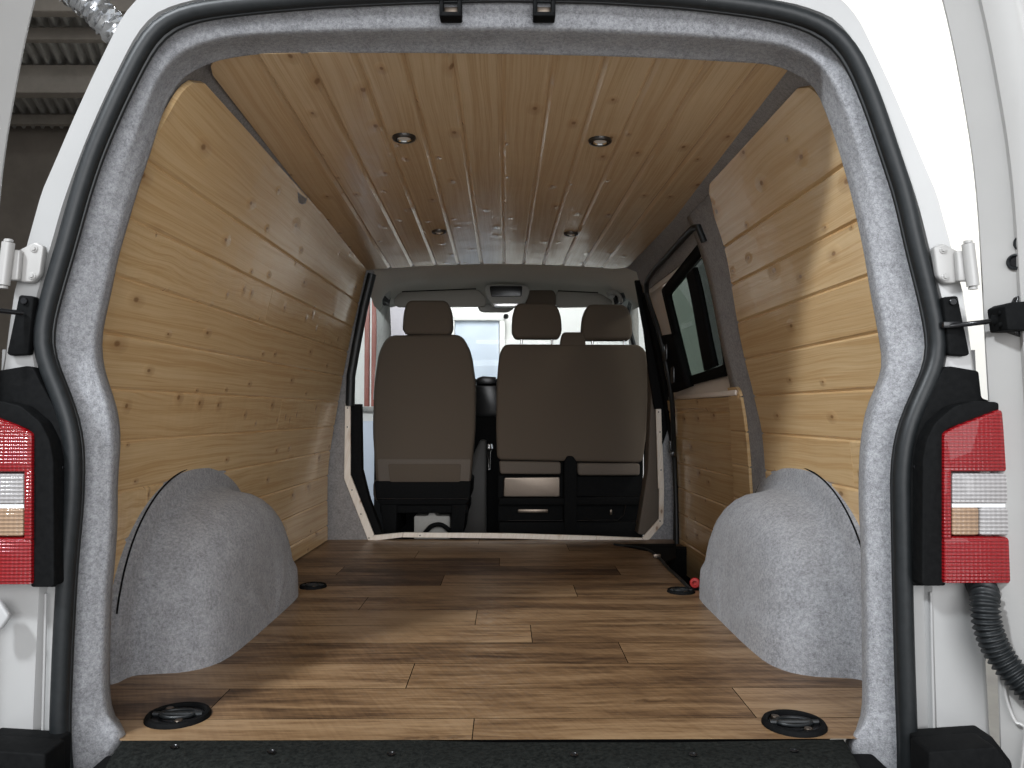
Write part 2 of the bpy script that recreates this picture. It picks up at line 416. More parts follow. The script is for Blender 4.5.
# side walls ---------------------------------------------------------
def wall_surf(side):
    return lambda y, s, d: Vector((side * (wx(y, s, side) + d), y, s))
wl_edges = [.004] + [.07 + .116 * k for k in range(11)]; wl_edges = [e for e in wl_edges if e < 1.23] + [1.293]
def shell(side, ya, yb, za, zb, ny=12, nz=24, off=.018):
    rings = []
    for i in range(nz + 1):
        z = za + (zb - za) * i / nz
        rings.append([Vector((side * (wx(ya + (yb - ya) * k / ny, z, side) + off), ya + (yb - ya) * k / ny, z)) for k in range(ny + 1)])
    return loft(rings)
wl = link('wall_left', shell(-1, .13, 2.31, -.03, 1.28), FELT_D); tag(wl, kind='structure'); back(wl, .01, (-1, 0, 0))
far_l = lambda s: 2.268 - .06 * max(0, (s - .9) / .35) ** 1.5 * 0
o = link('wood_cladding', boards(wall_surf(-1), wl_edges, lambda s: .168 + rounded_end(s, -1, 1.293, (0, .06)), lambda s: 2.262 - rounded_end(s, -1, 1.293, (0, .02)), 20, joints={5: 1.45, 3: .62, 8: 1.1}), PINE, wl, False)
back(o, .012, (-1, 0, 0)); tag(o, 'varnished knotty pine boards')
# right wall: rear quarter, rail over the sliding door, pillar by the cab
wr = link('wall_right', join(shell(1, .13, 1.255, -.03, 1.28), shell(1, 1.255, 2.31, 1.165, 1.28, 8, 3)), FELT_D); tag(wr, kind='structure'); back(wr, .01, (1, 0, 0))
pil = link('pillar_carpet', shell(1, .9, 1.262, -.02, 1.27, 6, 24, .006), FELT, wr); back(pil, .004, (1, 0, 0))
edge_px = [(771, 492), (766, 484), (765, 468), (764, 454), (761, 426), (755, 401), (751, 383), (745, 361), (737, 320), (732, 289), (726, 255), (714, 217), (711, 201)]
edge_yz = sorted([(q.z, q.y) for q in (on_wall(a, b, 1) for a, b in edge_px)])
zt_r = 1.286
yr1 = lambda s: interp(edge_yz, s) - rounded_end(s, edge_yz[0][0] - .015, zt_r, (.06, .05)) if s > edge_yz[0][0] - .02 else interp(edge_yz, s) - .06
o = link('wood_cladding', boards(wall_surf(1), [.25 + .012] + [e for e in wl_edges if .27 < e < 1.2] + [zt_r], lambda s: .168 + rounded_end(s, -1, zt_r, (0, .06)), yr1, 16, joints={2: .45}), PINE, wr, False)
back(o, .012, (1, 0, 0)); tag(o, 'varnished knotty pine boards with cut front edge')
# narrow strip of boards on the pillar beside the sliding door
sx_ = [on_wall(727, 389, 1, -.006), on_wall(733, 520, 1, -.006), on_wall(751, 520, 1, -.006), on_wall(740, 398, 1, -.006)]
st0 = sorted([(q.z, q.y) for q in (on_wall(728, 391, 1, -.006), on_wall(731, 450, 1, -.006), on_wall(733, 530, 1, -.006))])
st1 = sorted([(q.z, q.y) for q in (on_wall(739, 391, 1, -.006), on_wall(744, 420, 1, -.006), on_wall(747, 448, 1, -.006), on_wall(749, 479, 1, -.006), on_wall(751, 530, 1, -.006))])
ztop = sx_[0].z + .004
o = link('wood_strip', boards(lambda y, s, d: Vector((wx(y, s) - .006 + d, y, s)), [.10] + [e for e in wl_edges if .16 < e < ztop - .03] + [ztop], lambda s: interp(st1, s) + rounded_end(s, -1, ztop, (0, .035)), lambda s: interp(st0, s), 4, depth=.003), PINE, wr, False)
back(o, .010, (1, 0, 0)); tag(o, 'narrow strip of pine boards with rounded top corner')

# ceiling --------------------------------------------------------------
cxl = lambda y: -.560 - .055 * (y - Y0) / (Y1 - Y0)
cxr = lambda y: .588 - .02 * (y - Y0) / (Y1 - Y0)
def ceil_surf(y, s, d):
    # s runs -1..1 in metres at the middle, stretched a little to the tapering edges
    t = (y - Y0) / (Y1 - Y0); x = s * (1 + (.09 * (t - .3) if s < 0 else -.14 * (t - .4)))
    return Vector((x, y, zc(x, y) + d))
ce = [-.612] + [.017 + .102 * k for k in range(-5, 6)] + [.645]
cl = link('ceiling', boards(ceil_surf, ce, lambda s: .158 + rounded_end(s, -.612, .645, (.085, .10)), lambda s: 2.275 - rounded_end(s, -.612, .645, (.03, .09)), 20, groove=.009, depth=.008), PINE_CEIL, None, False); back(cl, .012, (0, 0, 1)); tag(cl, kind='structure')
def ceil_shell():
    rings = []
    for i in range(20):
        y = .13 + (2.31 - .13) * i / 19; r = []
        for z in (1.20, 1.235, 1.27): r.append(Vector((-(wx(y, z, -1) + .017), y, z)))
        for k in range(25):
            x = -.60 + 1.2 * k / 24; r.append(Vector((x, y, zc(x, y) + .017)))
        for z in (1.27, 1.235, 1.20): r.append(Vector(((wx(y, z) + .017), y, z)))
        rings.append(r)
    return loft(rings)
link('carpet_lining', ceil_shell(), FELT_D, cl)
o = link('carpet_patch', prism_pts([on_wall(a, b, -1, .004) for a, b in fillet([(296, 188), (307, 198), (303, 206), (297, 203)], 3)], Vector((.004, 0, 0))), FELT_D, wl)

# ------------------------------------------------------------------ rear opening: seal, carpet surround, white body
A_px = [(64, 800), (60, 768), (59, 730), (62, 650), (66, 576), (73, 500), (74, 450), (69, 420), (63, 404), (56, 384), (47, 365), (42, 350), (42, 330), (49, 300), (64, 250), (80, 192), (94, 150), (116, 100), (141, 50), (157, 27), (178, 15), (205, 9), (256, 3), (330, -3), (420, -7), (505, -9), (600, -7), (680, -2), (740, 5), (768, 9), (800, 16), (830, 29), (845, 43), (856, 60), (873, 100), (904, 192), (918, 254), (930, 300), (938, 340), (937, 360), (927, 384), (917, 404), (906, 434), (901, 470), (903, 570), (905, 650), (908, 740), (909, 768), (908, 800)]
C_px = [(96, 800), (105, 772), (119, 752), (134, 735), (120, 727), (111, 718), (108, 690), (108, 671), (110, 596), (112, 576), (114, 559), (116, 524), (116, 484), (119, 449), (119, 429), (115, 406), (107, 384), (102, 368), (100, 352), (101, 332), (110, 292), (117, 257), (125, 230), (136, 192), (152, 145), (162, 112), (172, 90), (184, 76), (200, 67), (218, 60), (256, 54), (330, 53), (420, 53), (505, 54), (600, 56), (680, 59), (768, 64), (785, 68), (800, 76), (815, 87), (827, 115), (836, 140), (851, 192), (864, 250), (872, 300), (878, 330), (882, 355), (883, 370), (878, 384), (866, 410), (860, 450), (859, 500), (861, 540), (862, 576), (863, 690), (862, 720), (855, 734), (840, 740), (850, 756), (863, 775), (872, 800)]
NA = 160
def pts_at_rows(px, dy):
    return [PR(a, b, dy) for a, b in px]
def split_resample(P3, i0, i1, n1, n2, n3):
    return resample(P3[:i0 + 1], n1)[:-1] + resample(P3[i0:i1 + 1], n2)[:-1] + resample(P3[i1:], n3)
ia, ja = A_px.index((157, 27)), A_px.index((830, 29)); ic, jc = C_px.index((184, 76)), C_px.index((815, 87))
V2 = lambda l: [Vector(p) for p in l]
A2 = soften(split_resample(V2(A_px), ia, ja, 60, 50, 60), 2); C2 = soften(split_resample(V2(C_px), ic, jc, 60, 50, 60), 1)
def header_weight(i):                          # 1 over the header, 0 on the side pillars
    k = max(0, min(1, (i - 42) / 24)) * max(0, min(1, (len(A2) - 1 - i - 42) / 24)); return k * k * (3 - 2 * k)
def depth_at(f, h):
    hd = interp([(0, 0), (.10, .010), (.22, .022), (.32, .036), (.38, .045), (.46, .049), (.54, .052), (.59, .058), (.64, .070), (.72, .095), (.85, .130), (1, .16)], f)
    sd = interp([(0, 0), (.10, .018), (.25, .030), (.6, .042), (.86, .055), (.95, .072), (1, .10)], f)
    return hd * h + sd * (1 - h)
RA = [PR(p.x, p.y, 0) for p in A2]; RC = [P(p.x, p.y, depth_at(1, header_weight(i))) for i, p in enumerate(C2)]
rings = [RA]
for f in (.06, .12, .22, .32, .38, .46, .54, .59, .64, .72, .80, .86, .92, .96):
    rings.append([PR(a.x + (c.x - a.x) * f, a.y + (c.y - a.y) * f, depth_at(f, header_weight(i)) - (lean(1.3) * header_weight(i) * f)) for i, (a, c) in enumerate(zip(A2, C2))])
rings.append(RC)
rings.append([Vector((c.x * 1.03, c.y + .05, (c.z - .5) * 1.03 + .5)) for c in RC])
rings.append([Vector((c.x * 1.11, c.y + .09, (c.z - .5) * 1.05 + .5)) for c in RC])
cs = link('carpet_surround', loft(rings), FELT, None, True, 180)
tag(cs, 'grey felt carpet lining around the whole rear door opening', 'carpet')
sl = link('door_seal', tube(RA, .016, 14), RUBBER, None)
tag(sl, 'black rubber weather seal running round the rear door opening', 'seal')
sp = link('sealing_lip', tube([Vector((p.x * .983, p.y + .006, (p.z - .6) * .983 + .6)) for p in RA], .005, 8), RUBBER, sl)

# strikers on the header
def striker(px, py, label):
    p = PR(px, py, .012); r = thing('latch_striker', label, 'striker', p, 'door latch strikers on the header')
    fr = join(box(p + Vector((-.017, 0, -.003)), (.008, .03, .036), .003), box(p + Vector((.017, 0, -.003)), (.008, .03, .036), .003), box(p + Vector((0, 0, -.018)), (.042, .03, .009), .003), box(p + Vector((0, 0, .014)), (.042, .03, .008), .003))
    link('housing', fr, BLACK, r); link('striker_plate', box(p + Vector((0, .008, -.002)), (.028, .006, .026), .002), STEEL, r)
striker(451, 8, 'black latch striker left of centre on the carpeted header'); striker(544, 8, 'black latch striker right of centre on the carpeted header')

# white body
B_R = [(1000, 800), (992, 738), (990, 700), (987, 640), (985, 590), (984, 540), (984, 480), (983, 430), (980, 385), (975, 360), (971, 330), (965, 290), (952, 240), (939, 192), (925, 160), (907, 118), (890, 80), (871, 40), (860, 18), (850, 4), (835, -9), (800, -18), (740, -24), (640, -30), (505, -33), (486, -33)]
def body_rings(side):
    BR = resample([PR(a, b, -.004) for a, b in B_R], 90)
    k = len(RA) // 2; half = RA[k:][::-1] if side > 0 else [mir(p) for p in RA[:k + 1]]
    # match by height along the side: use arc-length matching in two stretches
    SA = resample(half, 90); rings = []
    def lerp(f, dy): return [Vector((a.x + (b.x - a.x) * f, lean(a.z + (b.z - a.z) * f) + dy, a.z + (b.z - a.z) * f)) for a, b in zip(SA, BR)]
    rings = [lerp(0, .03), lerp(.12, .012), lerp(.30, .012), lerp(.36, .0), lerp(.92, -.004), lerp(1.0, .004), lerp(1.07, .02)]
    def outw(p, a, y): 
        return Vector((p.x + a * (1 if p.z < 1.25 else max(.2, p.x / .8)), max(y, lean(p.z) + y * .6), p.z + (.012 if p.z > 1.30 else 0)))
    rings.append([outw(p, .022, .13) for p in BR]); rings.append([outw(p, .05, .5) for p in BR]); rings.append([outw(p, .055, 1.14 if side > 0 else 2.34) for p in BR])
    if side < 0: rings = [[mir(p) for p in r] for r in rings]
    me = loft(rings)
    if side < 0: me.flip_normals()
    return me
vb = thing('van_body', 'white painted van bodywork framing the rear opening', 'van body', (0, 0, -.1))
link('rear_pillar', body_rings(1), WHITE, vb); link('rear_pillar', body_rings(-1), WHITE, vb)
for s in (1, -1):     # inner sheet behind the lamps so that nothing shows through
    q = [PR(a, b, .02) for a, b in [(925, 350), (975, 350), (986, 590), (986, 745), (910, 745), (905, 480)]]
    if s < 0: q = [mir(p) for p in q]
    link('lower_panel', prism_pts(q, Vector((0, .006, 0))), WHITE, vb, False)
gut = [PR(a, b, -.001) for a, b in [(931, 592), (932, 650), (934, 735)]]
for s in (1, -1): link('gutter_bead', tube([(p if s > 0 else mir(p)) for p in gut], .0025, 8), WHITE, vb)

# ------------------------------------------------------------------ things mirrored on both sides of the opening
def msh(me, s):
    if s < 0:
        me.transform(Matrix.Scale(-1, 4, Vector((1, 0, 0)))); me.flip_normals()
    return me
def side_set(s):
    R = s > 0; w = 'right' if R else 'left'
    S = lambda p: p if R else mir(p)
    # tail light
    base = S(P(975, 585, .0))
    t = thing('tail_light', 'whole red and clear tail light below the connector box' if R else 'red tail light cut off by the photo edge, beside the left opening', 'tail light', base, None)
    def band(ya, yb, name, m, xl=None, xr=None, Yo=-.052, lab=None):
        def L(y): return 944 if y > 431 else 944 + (431 - y) / 22 * 57
        def Rr(y): return 1003 + (y - 409) / 115 * 11 if y < 524 else 1014 + (y - 524) / 60 * 3
        pts = []
        n = 8
        for k in range(n + 1):
            y = ya + (yb - ya) * k / n; pts.append((max(xl or 0, L(y)), y))
        for k in range(n + 1):
            y = yb + (ya - yb) * k / n; pts.append((min(xr or 9999, Rr(y)), y))
        q = [P(a, b, Yo) for a, b in pts]
        # the lens wraps round the corner of the body
        bm = bmesh.new(); me = prism_pts(q, Vector((0, .07, 0)), .006, 2)
        me = msh(me, s); o = link(name, me, m, t); 
        if lab: o['label'] = lab
    band(409.5, 472, 'lens', RED, lab='red upper lens'); band(473, 504, 'lens', CLEAR, 952, lab='clear lens'); band(507, 536, 'lens', AMBER, 952, 980, lab='smoky amber lens'); band(507, 536, 'lens', CLEAR, 980, lab='clear lower lens'); band(537, 584, 'lens', RED, lab='red lower lens')
    me = prism([(944, 470), (952, 470), (952, 540), (944, 540)], -.052, .06, .003); link('lens_border', msh(me, s), RED, t)
    me = prism([(952, 503.6), (1012, 503.6), (1013, 507.4), (952, 507.4)], -.049, .03); link('lens_divider', msh(me, s), LENS, t)
    # black surround
    me = prism([(944, 368), (950, 366), (979, 371), (982, 398), (1000, 404), (1003, 409), (946, 430), (946, 586), (912, 586), (910, 470), (914, 434), (924, 406), (936, 384)], -.012, .05, .004, 3)
    b = thing('lamp_surround', ('black plastic surround behind the right tail light' if R else 'black plastic surround behind the left tail light'), 'lamp surround', S(P(925, 585, 0)), None)
    link('backing_plate', msh(me, s), BLACK, b)
    me = prism([(923, 460), (927, 440), (936, 422), (955, 406), (975, 401), (998, 402), (1004, 408), (946, 430), (944, 440), (944, 586), (922, 586)], -.045, .05, .006, 4); link('raised_frame', msh(me, s), BLACK, b)
    for (a, c) in ((916, 467), (917, 556)): link('screw', disc(.006, .006, S(P(a, c, -.012)), Vector((0, -1, 0)), 14), BLACK_GL, b)
    # hinge, screwed to the body
    me = prism([(934, 247), (943, 243), (960, 252), (962, 280), (955, 283), (945, 283), (938, 276)], -.008, .014, .003, 3)
    h = link('hinge', msh(me, s), WHITE_IN, vb)
    for (a, c) in ((943, 250), (945, 277)):
        link('bolt', join(disc(.007, .002, S(P(a, c, -.008)), Vector((0, -1, 0)), 18), disc(.004, .004, S(P(a, c, -.0085)), Vector((0, -1, 0)), 6)), WHITE_IN, h)
    kt, kb = P(968, 244, -.025), P(973, 286, -.025)
    link('knuckle', tube([S(kt), S(kt.lerp(kb, .5)), S(kb)], .0105, 16), WHITE_IN, h)
    for f in (.0, 1.0): link('hinge_pin', disc(.0075, .005, S(kt.lerp(kb, f)) + Vector((0, 0, .001 if f == 0 else -.006)), Vector((0, 0, 1)), 16), WHITE_IN, h)
    me = prism([(957, 251), (974, 250), (977, 281), (959, 281)], -.020, .012, .003); link('hinge_arm', msh(me, s), WHITE_IN, h)
    # check strap plate
    c = thing('check_strap', 'black door check strap plate with rod by the ' + w + ' seal', 'check strap', S(P(955, 356, -.01)), None)
    me = prism([(943, 297), (958, 295.5), (970, 354), (967, 356), (949, 355), (947, 330)], -.014, .018, .003, 3); link('plate', msh(me, s), BLACK, c)
    link('bolt', disc(.006, .005, S(P(952, 302, -.014)), Vector((0, -1, 0)), 16), BLACK_GL, c)
    if R:
        link('rod', tube([P(950, 326, -.02), P(968, 324, -.03), P(985, 322, -.05), P(1002, 319, -.075)], .0045, 10), BLACK_GL, c)
        link('rod_collar', tube([P(994, 320.5, -.062), P(1004, 318, -.075)], .011, 14), BLACK, c)
        link('rod_guide', box(P(950, 325, -.016), (.03, .014, .012), .002), BLACK_GL, c)
    else:
        link('rod', tube([P(23, 313, -.02), P(12, 312, -.035), P(-6, 310, -.06), P(-40, 306, -.1)], .0045, 10), BLACK_GL, c)
    # bumper end
side_set(1); side_set(-1)

# rear doors ---------------------------------------------------------
DX = smooth_tab([(-.2, .885), (.2, .882), (.65, .876), (.99, .874), (1.2, .855), (1.37, .828), (1.5, .795)])
def door_pt(u, z, n, ang=math.radians(35)):
    y0 = lean(z) - .03
    return Vector((interp(DX, z) + u * math.sin(ang) - n * math.cos(ang), y0 - u * math.cos(ang) - n * math.sin(ang), z))
def rear_door(s, label):
    r = thing('rear_door', label, 'van door', Vector((s * .9, -.35, -.03)), None)
    us = [(-.0, -.035), (0, -.004), (.004, 0), (.058, 0), (.066, .008), (.112, .008), (.122, .002), (.132, -.02), (.162, -.022)]
    zs = [-.03 + 1.46 * i / 40 for i in range(41)]
    def grid(us, zs): return loft([[door_pt(u, z, n) for u, n in us] for z in zs])
    low = [z for z in zs]
    o = link('inner_frame', msh(grid(us, zs), s), WHITE_IN, r)
    # lower inner panel and upper window pane beyond the frame
    us2 = [(.162, -.02), (.17, -.022), (.72, -.022), (.735, .004), (.76, .004), (.77, -.035)]
    link('inner_panel', msh(grid(us2, [z for z in zs if z < .66]), s), WHITE_IN, r)
    us3 = [(.66, -.022), (.735, .004), (.76, .004), (.77, -.035)]
    link('window_post', msh(grid(us3, [z for z in zs if z > .62]), s), WHITE_IN, r)
    link('top_rail', msh(grid(us2, [z for z in zs if z > 1.33]), s), WHITE_IN, r)
    link('window_pane', msh(grid([(.155, -.024), (.7, -.024)], [z for z in zs if .6 < z < 1.36]), s), GLASS, r)
    ous = [(0, -.036), (.77, -.036)]
    me = grid(ous, [z for z in zs if z < .66]); link('outer_skin', msh(me, s), WHITE, r)
    return r
rd = rear_door(1, 'white right-hand rear door standing open with grommets and connector box')
ld = rear_door(-1, 'white left-hand rear door standing open below the brown roof beams')
def door_hit(px, py):
    d = ray(px, py); ang = math.radians(35); lo, hi = .5, 2.5
    def side_of(p):
        y0 = lean(p.z) - .03; a = Vector((interp(DX, p.z), y0)); n = Vector((-math.cos(ang), -math.sin(ang)))
        return (Vector((p.x, p.y)) - a).dot(n)
    for _ in range(50):
        m = (lo + hi) / 2
        if side_of(CAM + d * m) > 0: lo = m
        else: hi = m
    return CAM + d * lo
def grommet(px, py, label):
    p = door_hit(px, py); ax = Vector((-math.cos(math.radians(35)), -math.sin(math.radians(35)), 0)); r = .0145
    g = thing('grommet', label, 'grommet', p, 'black rubber grommets on the open door')
    link('rim', lathe([(r * .62, .0), (r * .62, .003), (r * .75, .006), (r * .95, .005), (r, .001), (r, -.006)], p, ax, 24), RUBBER, g)
    link('plug', disc(r * .64, .003, p - ax * .001, ax, 20), BLACK_GL, g)
grommet(1016, 262, 'lower of the two black round grommets on the open door'); grommet(1023, 243, 'upper black round grommet cut off by the photo edge')
cb = thing('connector_box', 'black connector box on the open door at the end of the strap rod', 'connector', P(1015, 337, -.09))
link('box', prism([(1005, 306), (1012, 302), (1045, 300), (1045, 330), (1008, 330)], -.10, .05, .006, 2), BLACK, cb)
link('bracket', prism([(1009, 328), (1018, 296), (1045, 292), (1045, 342), (1022, 338)], -.075, .02, .004, 2), BLACK_GL, cb)
for y in (311, 323): link('prong', tube([P(998, y + 2, -.085), P(1008, y, -.085)], .0035, 8), BLACK, cb)
# ribbed hose below the right lamp
hp = curve3([P(978, 582, .0), P(984, 592, -.035), P(985, 606, -.05), P(988, 628, -.055), P(998, 652, -.06), P(1016, 676, -.075), P(1044, 704, -.10)], 180)
rr = [.0215 + .0028 * math.sin(i * 2 * math.pi / 6.6) for i in range(180)]
ho = link('ribbed_hose', tube(hp, rr, 20), RUBBER, None, True, 180); tag(ho, 'black ribbed cable hose curving down below the right tail light', 'hose')
# pressed outlines on the lower part of the right door, seen beside the hose
pr = [door_pt(u, z, .008) for u, z in [(.02, .17), (.016, .12), (.03, .075), (.045, .07), (.042, .03), (.036, -.01)]]
link('pressed_bead', tube(curve3(pr, 30), .003, 8), WHITE_IN, rd)
bkt = link('door_stay', join(box(P(1010, 616, -.02), (.045, .02, .03), .006, 3), box(P(1022, 630, -.015), (.03, .016, .03), .004, 2)), WHITE_IN, rd)
# lozenge plate on the left side
q = [P(a, b, -.045) for a, b in fillet([(-14, 603), (-2, 600), (9, 617), (-1, 631), (-14, 633)], 4)]
lp = link('cover_plate', prism_pts(q, Vector((0, .012, 0)), .004), GREYP, None); tag(lp, 'small grey lozenge plate below the left tail light', 'plate')

# sill and bumper ------------------------------------------------------
sill_px = [(130, 730.5), (300, 736), (490, 742), (680, 742), (843, 739)]
top = [PZ(a, b, -.002) for a, b in sill_px]
def sill():
    up = resample(top, 40); rings = []
    for f, y, z in ((0, 0, -.006), (.04, -.004, -.001), (.5, -.06, .000), (.9, -.12, -.004), (1, -.15, -.02), (1.02, -.16, -.06)):
        rings.append([Vector((p.x * (1 - .035 * min(1, f)), p.y + y, z)) for p in up])
    return loft(rings)
so = link('sill_guard', sill(), SILL, None); tag(so, 'black textured loading sill guard across the bottom of the opening', 'sill guard'); back(so, .01, (0, 0, -1))
link('sill_base', box((0, -.05, -.05), (1.40, .20, .05), .004), BLACK, so)
for px, py in ((174, 748), (271, 753), (391, 755), (574, 756), (693, 756), (794, 752)):
    p = PZ(px, py, .000) - Vector((0, 0, .0005)); link('fixing_hole', lathe([(.0075, .0035), (.006, .0015), (.0001, -.0005)], p, n=14), BLACK_GL, so)
bp = thing('bumper', 'black plastic rear bumper with raised corner ends under the opening', 'bumper', (0, -.1, -.4))
link('bumper_bar', box((0, -.11, -.24), (2.06, .20, .32), .03, 3), BLACK, bp)
for s in (1, -1):
    me = join(prism([(920, 741), (992, 736), (1012, 762), (1016, 800), (922, 800)], -.05, .05, .012, 3), prism([(929, 752), (996, 747), (1016, 775), (1016, 800), (929, 800)], -.10, .06, .012, 3))
    link('corner_end', msh(me, s), BLACK, bp)

# wheel arches ------------------------------------------------------------
def arch(s, label, cy):
    def ring(x, cy, ry, rz, p=.86, n=110):
        out = []
        for k in range(n + 1):
            th = math.pi * k / n; c, q = math.cos(th), math.sin(th)
            out.append(Vector((s * x, cy - ry * math.copysign(abs(c) ** p, c), rz * q ** p - .002)))
        return out
    xs = [(.868, .49, .452), (.846, .488, .450), (.838, .478, .440), (.834, .455, .415), (.828, .440, .392), (.815, .432, .382), (.79, .428, .374), (.760, .420, .366), (.738, .410, .356), (.718, .396, .340), (.702, .376, .320), (.689, .348, .292), (.681, .310, .255), (.677, .25, .20), (.675, .16, .125), (.675, .01, .0005)]
    rings = [ring(x if x > .785 else x - .013, cy + (.488 - ry) * .10, ry, rz) for x, ry, rz in xs]
    # inner side spreads towards the floor
    for r in rings:
        for v in r:
            k = max(0, 1 - v.z / .3); q = max(0, min(1, (.125 - v.z) / .04)); q = q * q * (3 - 2 * q)
            v.x -= s * (.006 * k + .013 * q * max(0, min(1, (.80 - abs(v.x)) / .06)))
    o = link('wheel_arch', loft(rings), FELT, None, True, 180)
    tag(o, label, 'wheel arch', None)
    pts = [Vector((v.x - s * .002, v.y, v.z)) for v in rings[1] if v.z > .14]
    link('flange_edge', tube(pts, .0022, 6), BLACK, o)
    return o
arch(-1, 'grey carpeted wheel arch box against the unbroken wooden wall', .835); arch(1, 'grey carpeted wheel arch box on the sliding door side', .80)

# lashing cups ------------------------------------------------------------
def cup(px, py, r, label):
    p = PZ(px, py, 0); c = thing('lashing_cup', label, 'lashing point', p, 'black lashing cups in the vinyl floor')
    link('rim', lathe([(r * .80, .002), (r * .80, .008), (r * .86, .010), (r * .95, .0085), (r, .003), (r, .0)], p, n=40), BLACK, c)
    link('dish', lathe([(.0001, .0012), (r * .5, .0015), (r * .81, .003)], p, n=32), BLACK_GL, c)
    link('lashing_ring', tube([p + Vector((r * .55 * math.cos(a), r * .34 * math.sin(a), .007)) for a in [2 * math.pi * k / 28 for k in range(28)]], .0032, 8, True), RUBBER, c)
    link('cross_bar', tube([p + Vector((-r * .78, .0, .006)), p + Vector((r * .78, 0, .006))], .005, 8), RUBBER, c)
    link('screw', disc(.008, .006, p + Vector((r * .25, -r * .55, .002)), n=12), STEEL, c); link('screw', disc(.008, .006, p + Vector((-r * .45, r * .45, .002)), n=12), STEEL, c)
cup(178, 717, .062, 'black lashing cup in front of the sill, left corner'); cup(794, 725, .060, 'black lashing cup in front of the sill, right corner')
cup(313, 587, .046, 'black lashing cup beside the far end of the left wheel arch'); cup(681, 592, .046, 'black lashing cup beside the red strap end')
q = PZ(695, 583, .020)
st = link('strap_end', join(lathe([(.0001, -.004), (.015, -.004), (.018, 0), (.015, .004), (.008, .005), (.008, -.005)], q, Vector((-.5, -1, .1)), 24), box(q + Vector((.02, .01, -.006)), (.02, .015, .02), .004)), REDP, None)
tag(st, 'small red plastic loop on the floor beside the right wheel arch', 'loop')

# ceiling lights -----------------------------------------------------------
def spot(px, py, r, label):
    p = on_ceiling(px, py); e = .01
    n = Vector((zc(p.x + e, p.y) - zc(p.x - e, p.y), zc(p.x, p.y + e) - zc(p.x, p.y - e), -2 * e)).normalized()
    t = thing('ceiling_spotlight', label, 'light', p, 'recessed spotlights in the wooden ceiling')
    link('bezel', lathe([(r, -.002), (r, .004), (r * .93, .008), (r * .78, .009), (r * .70, .005), (r * .68, .001)], p, n, 36), STEEL_D, t)
    link('lens', lathe([(.0001, .003), (r * .4, .0035), (r * .70, .003)], p, n, 28), LENS, t)
    link('reflector_ring', lathe([(r * .68, .003), (r * .60, .007), (r * .54, .004)], p, n, 28), CHROME, t)
STEEL_D = mat('dark_steel', (.05, .045, .04), .3, .6)
spot(404, 137, .031, 'nearer left recessed spotlight in the wooden ceiling'); spot(600, 140, .031, 'nearer right recessed spotlight in the wooden ceiling')
spot(439, 231, .029, 'farther left recessed spotlight in the wooden ceiling'); spot(571, 233, .029, 'farther right recessed spotlight in the wooden ceiling')

# ------------------------------------------------------------------ sliding door
sd = thing('sliding_door', 'sliding side door with dark framed window and pine lower panel', 'van door', on_wall(690, 578, 1, .03))
def patch(px4, off, n=8, side=1):             # a patch of the door: corners top-left, top-right, bottom-right, bottom-left
    c = [on_wall(a, b, side, off) for a, b in px4]; rings = []
    for i in range(n + 1):
        f = i / n; a = c[0].lerp(c[3], f); b = c[1].lerp(c[2], f); row = []
        for k in range(n + 1):
            p = a.lerp(b, k / n); row.append(Vector((side * (wx(p.y, p.z) + off), p.y, p.z)))
        rings.append(row)
    return loft(rings)
def frame_patch(outer, inner, off):
    """ring between two 4-corner outlines in pixels"""
    def pts(c4):
        c = [on_wall(a, b, 1, off) for a, b in c4]; yz = fillet([(p.y, p.z) for p in c], .022, 5)
        return [Vector((wx(p.x, p.y) + off, p.x, p.y)) for p in yz]
    return loft([pts(outer), pts(inner)], True)
# door skin in four strips round the window
zs_ = [.0, .35, .70, .71]
def dskin(ya, yb, za, zb, off=.028, n=10): return shell(1, ya, yb, za, zb, n, n, off)
wy0, wy1, wz0, wz1 = 1.20, 1.93, .73, 1.145
dk = link('inner_skin', join(dskin(1.12, 2.32, -.16, wz0), dskin(1.12, 2.32, wz1, 1.22), dskin(1.12, wy0, wz0, wz1), dskin(wy1, 2.32, wz0, wz1)), BEIGE, sd); back(dk, .01, (1, 0, 0))
wo = [(661, 290), (705.5, 234), (726, 376), (684, 387)]
fo = link('window_frame', frame_patch(wo, [(667, 296), (706.5, 248), (723.5, 365), (687, 377)], .018), BLACK, sd); back(fo, .02, (1, 0, 0))
o = link('window_divider', patch([(686, 276), (693, 268), (714, 366), (704, 371)], .016), BLACK, sd); back(o, .018, (1, 0, 0))
o = link('window_pane', patch([(664, 294), (689, 270), (710, 371), (685, 380)], .030), GLASS_G, sd); tag(o, 'greenish clear pane')
o = link('window_pane', patch([(690, 272), (707, 250), (725, 368), (710, 371)], .030), GLASS_D, sd); tag(o, 'darker pane')
# lower board panel
dl0 = lambda z: on_z['lo']
pa = [on_wall(a, b, 1, .012) for a, b in [(669, 404), (735, 392), (735, 540), (677, 554), (695, 585)]]
yA, yB = pa[1].y, pa[0].y; zt = (pa[0].z + pa[1].z) / 2
o = link('wood_panel', boards(lambda y, s, d: Vector((wx(y, s) + .012 + d, y, s)), [-.12] + [e for e in [.02 + .116 * k for k in range(8)] if e < zt - .03] + [zt], lambda s: 1.245, lambda s: 2.235, 10), PINE, sd, False); back(o, .012, (1, 0, 0))
tag(o, 'pine boarded lower door panel')
o = link('top_ledge', box((wx(1.7, zt) + .02, 1.70, zt + .012), (.035, 1.06, .02), .006), BEIGE, sd)
def strip_tube(px, off, r, name, parent, m=RUBBER, n=40):
    o = link(name, tube(curve3([on_wall(a, b, 1, off) for a, b in px], n), r, 10), m, parent); return o
strip_tube([(704, 242), (702, 234), (697, 226), (690, 231), (668, 255), (651, 274), (646, 286), (650, 305), (660, 336), (671, 392), (674, 450), (676, 500), (677, 548)], -.004, .011, 'door_seal', sd)
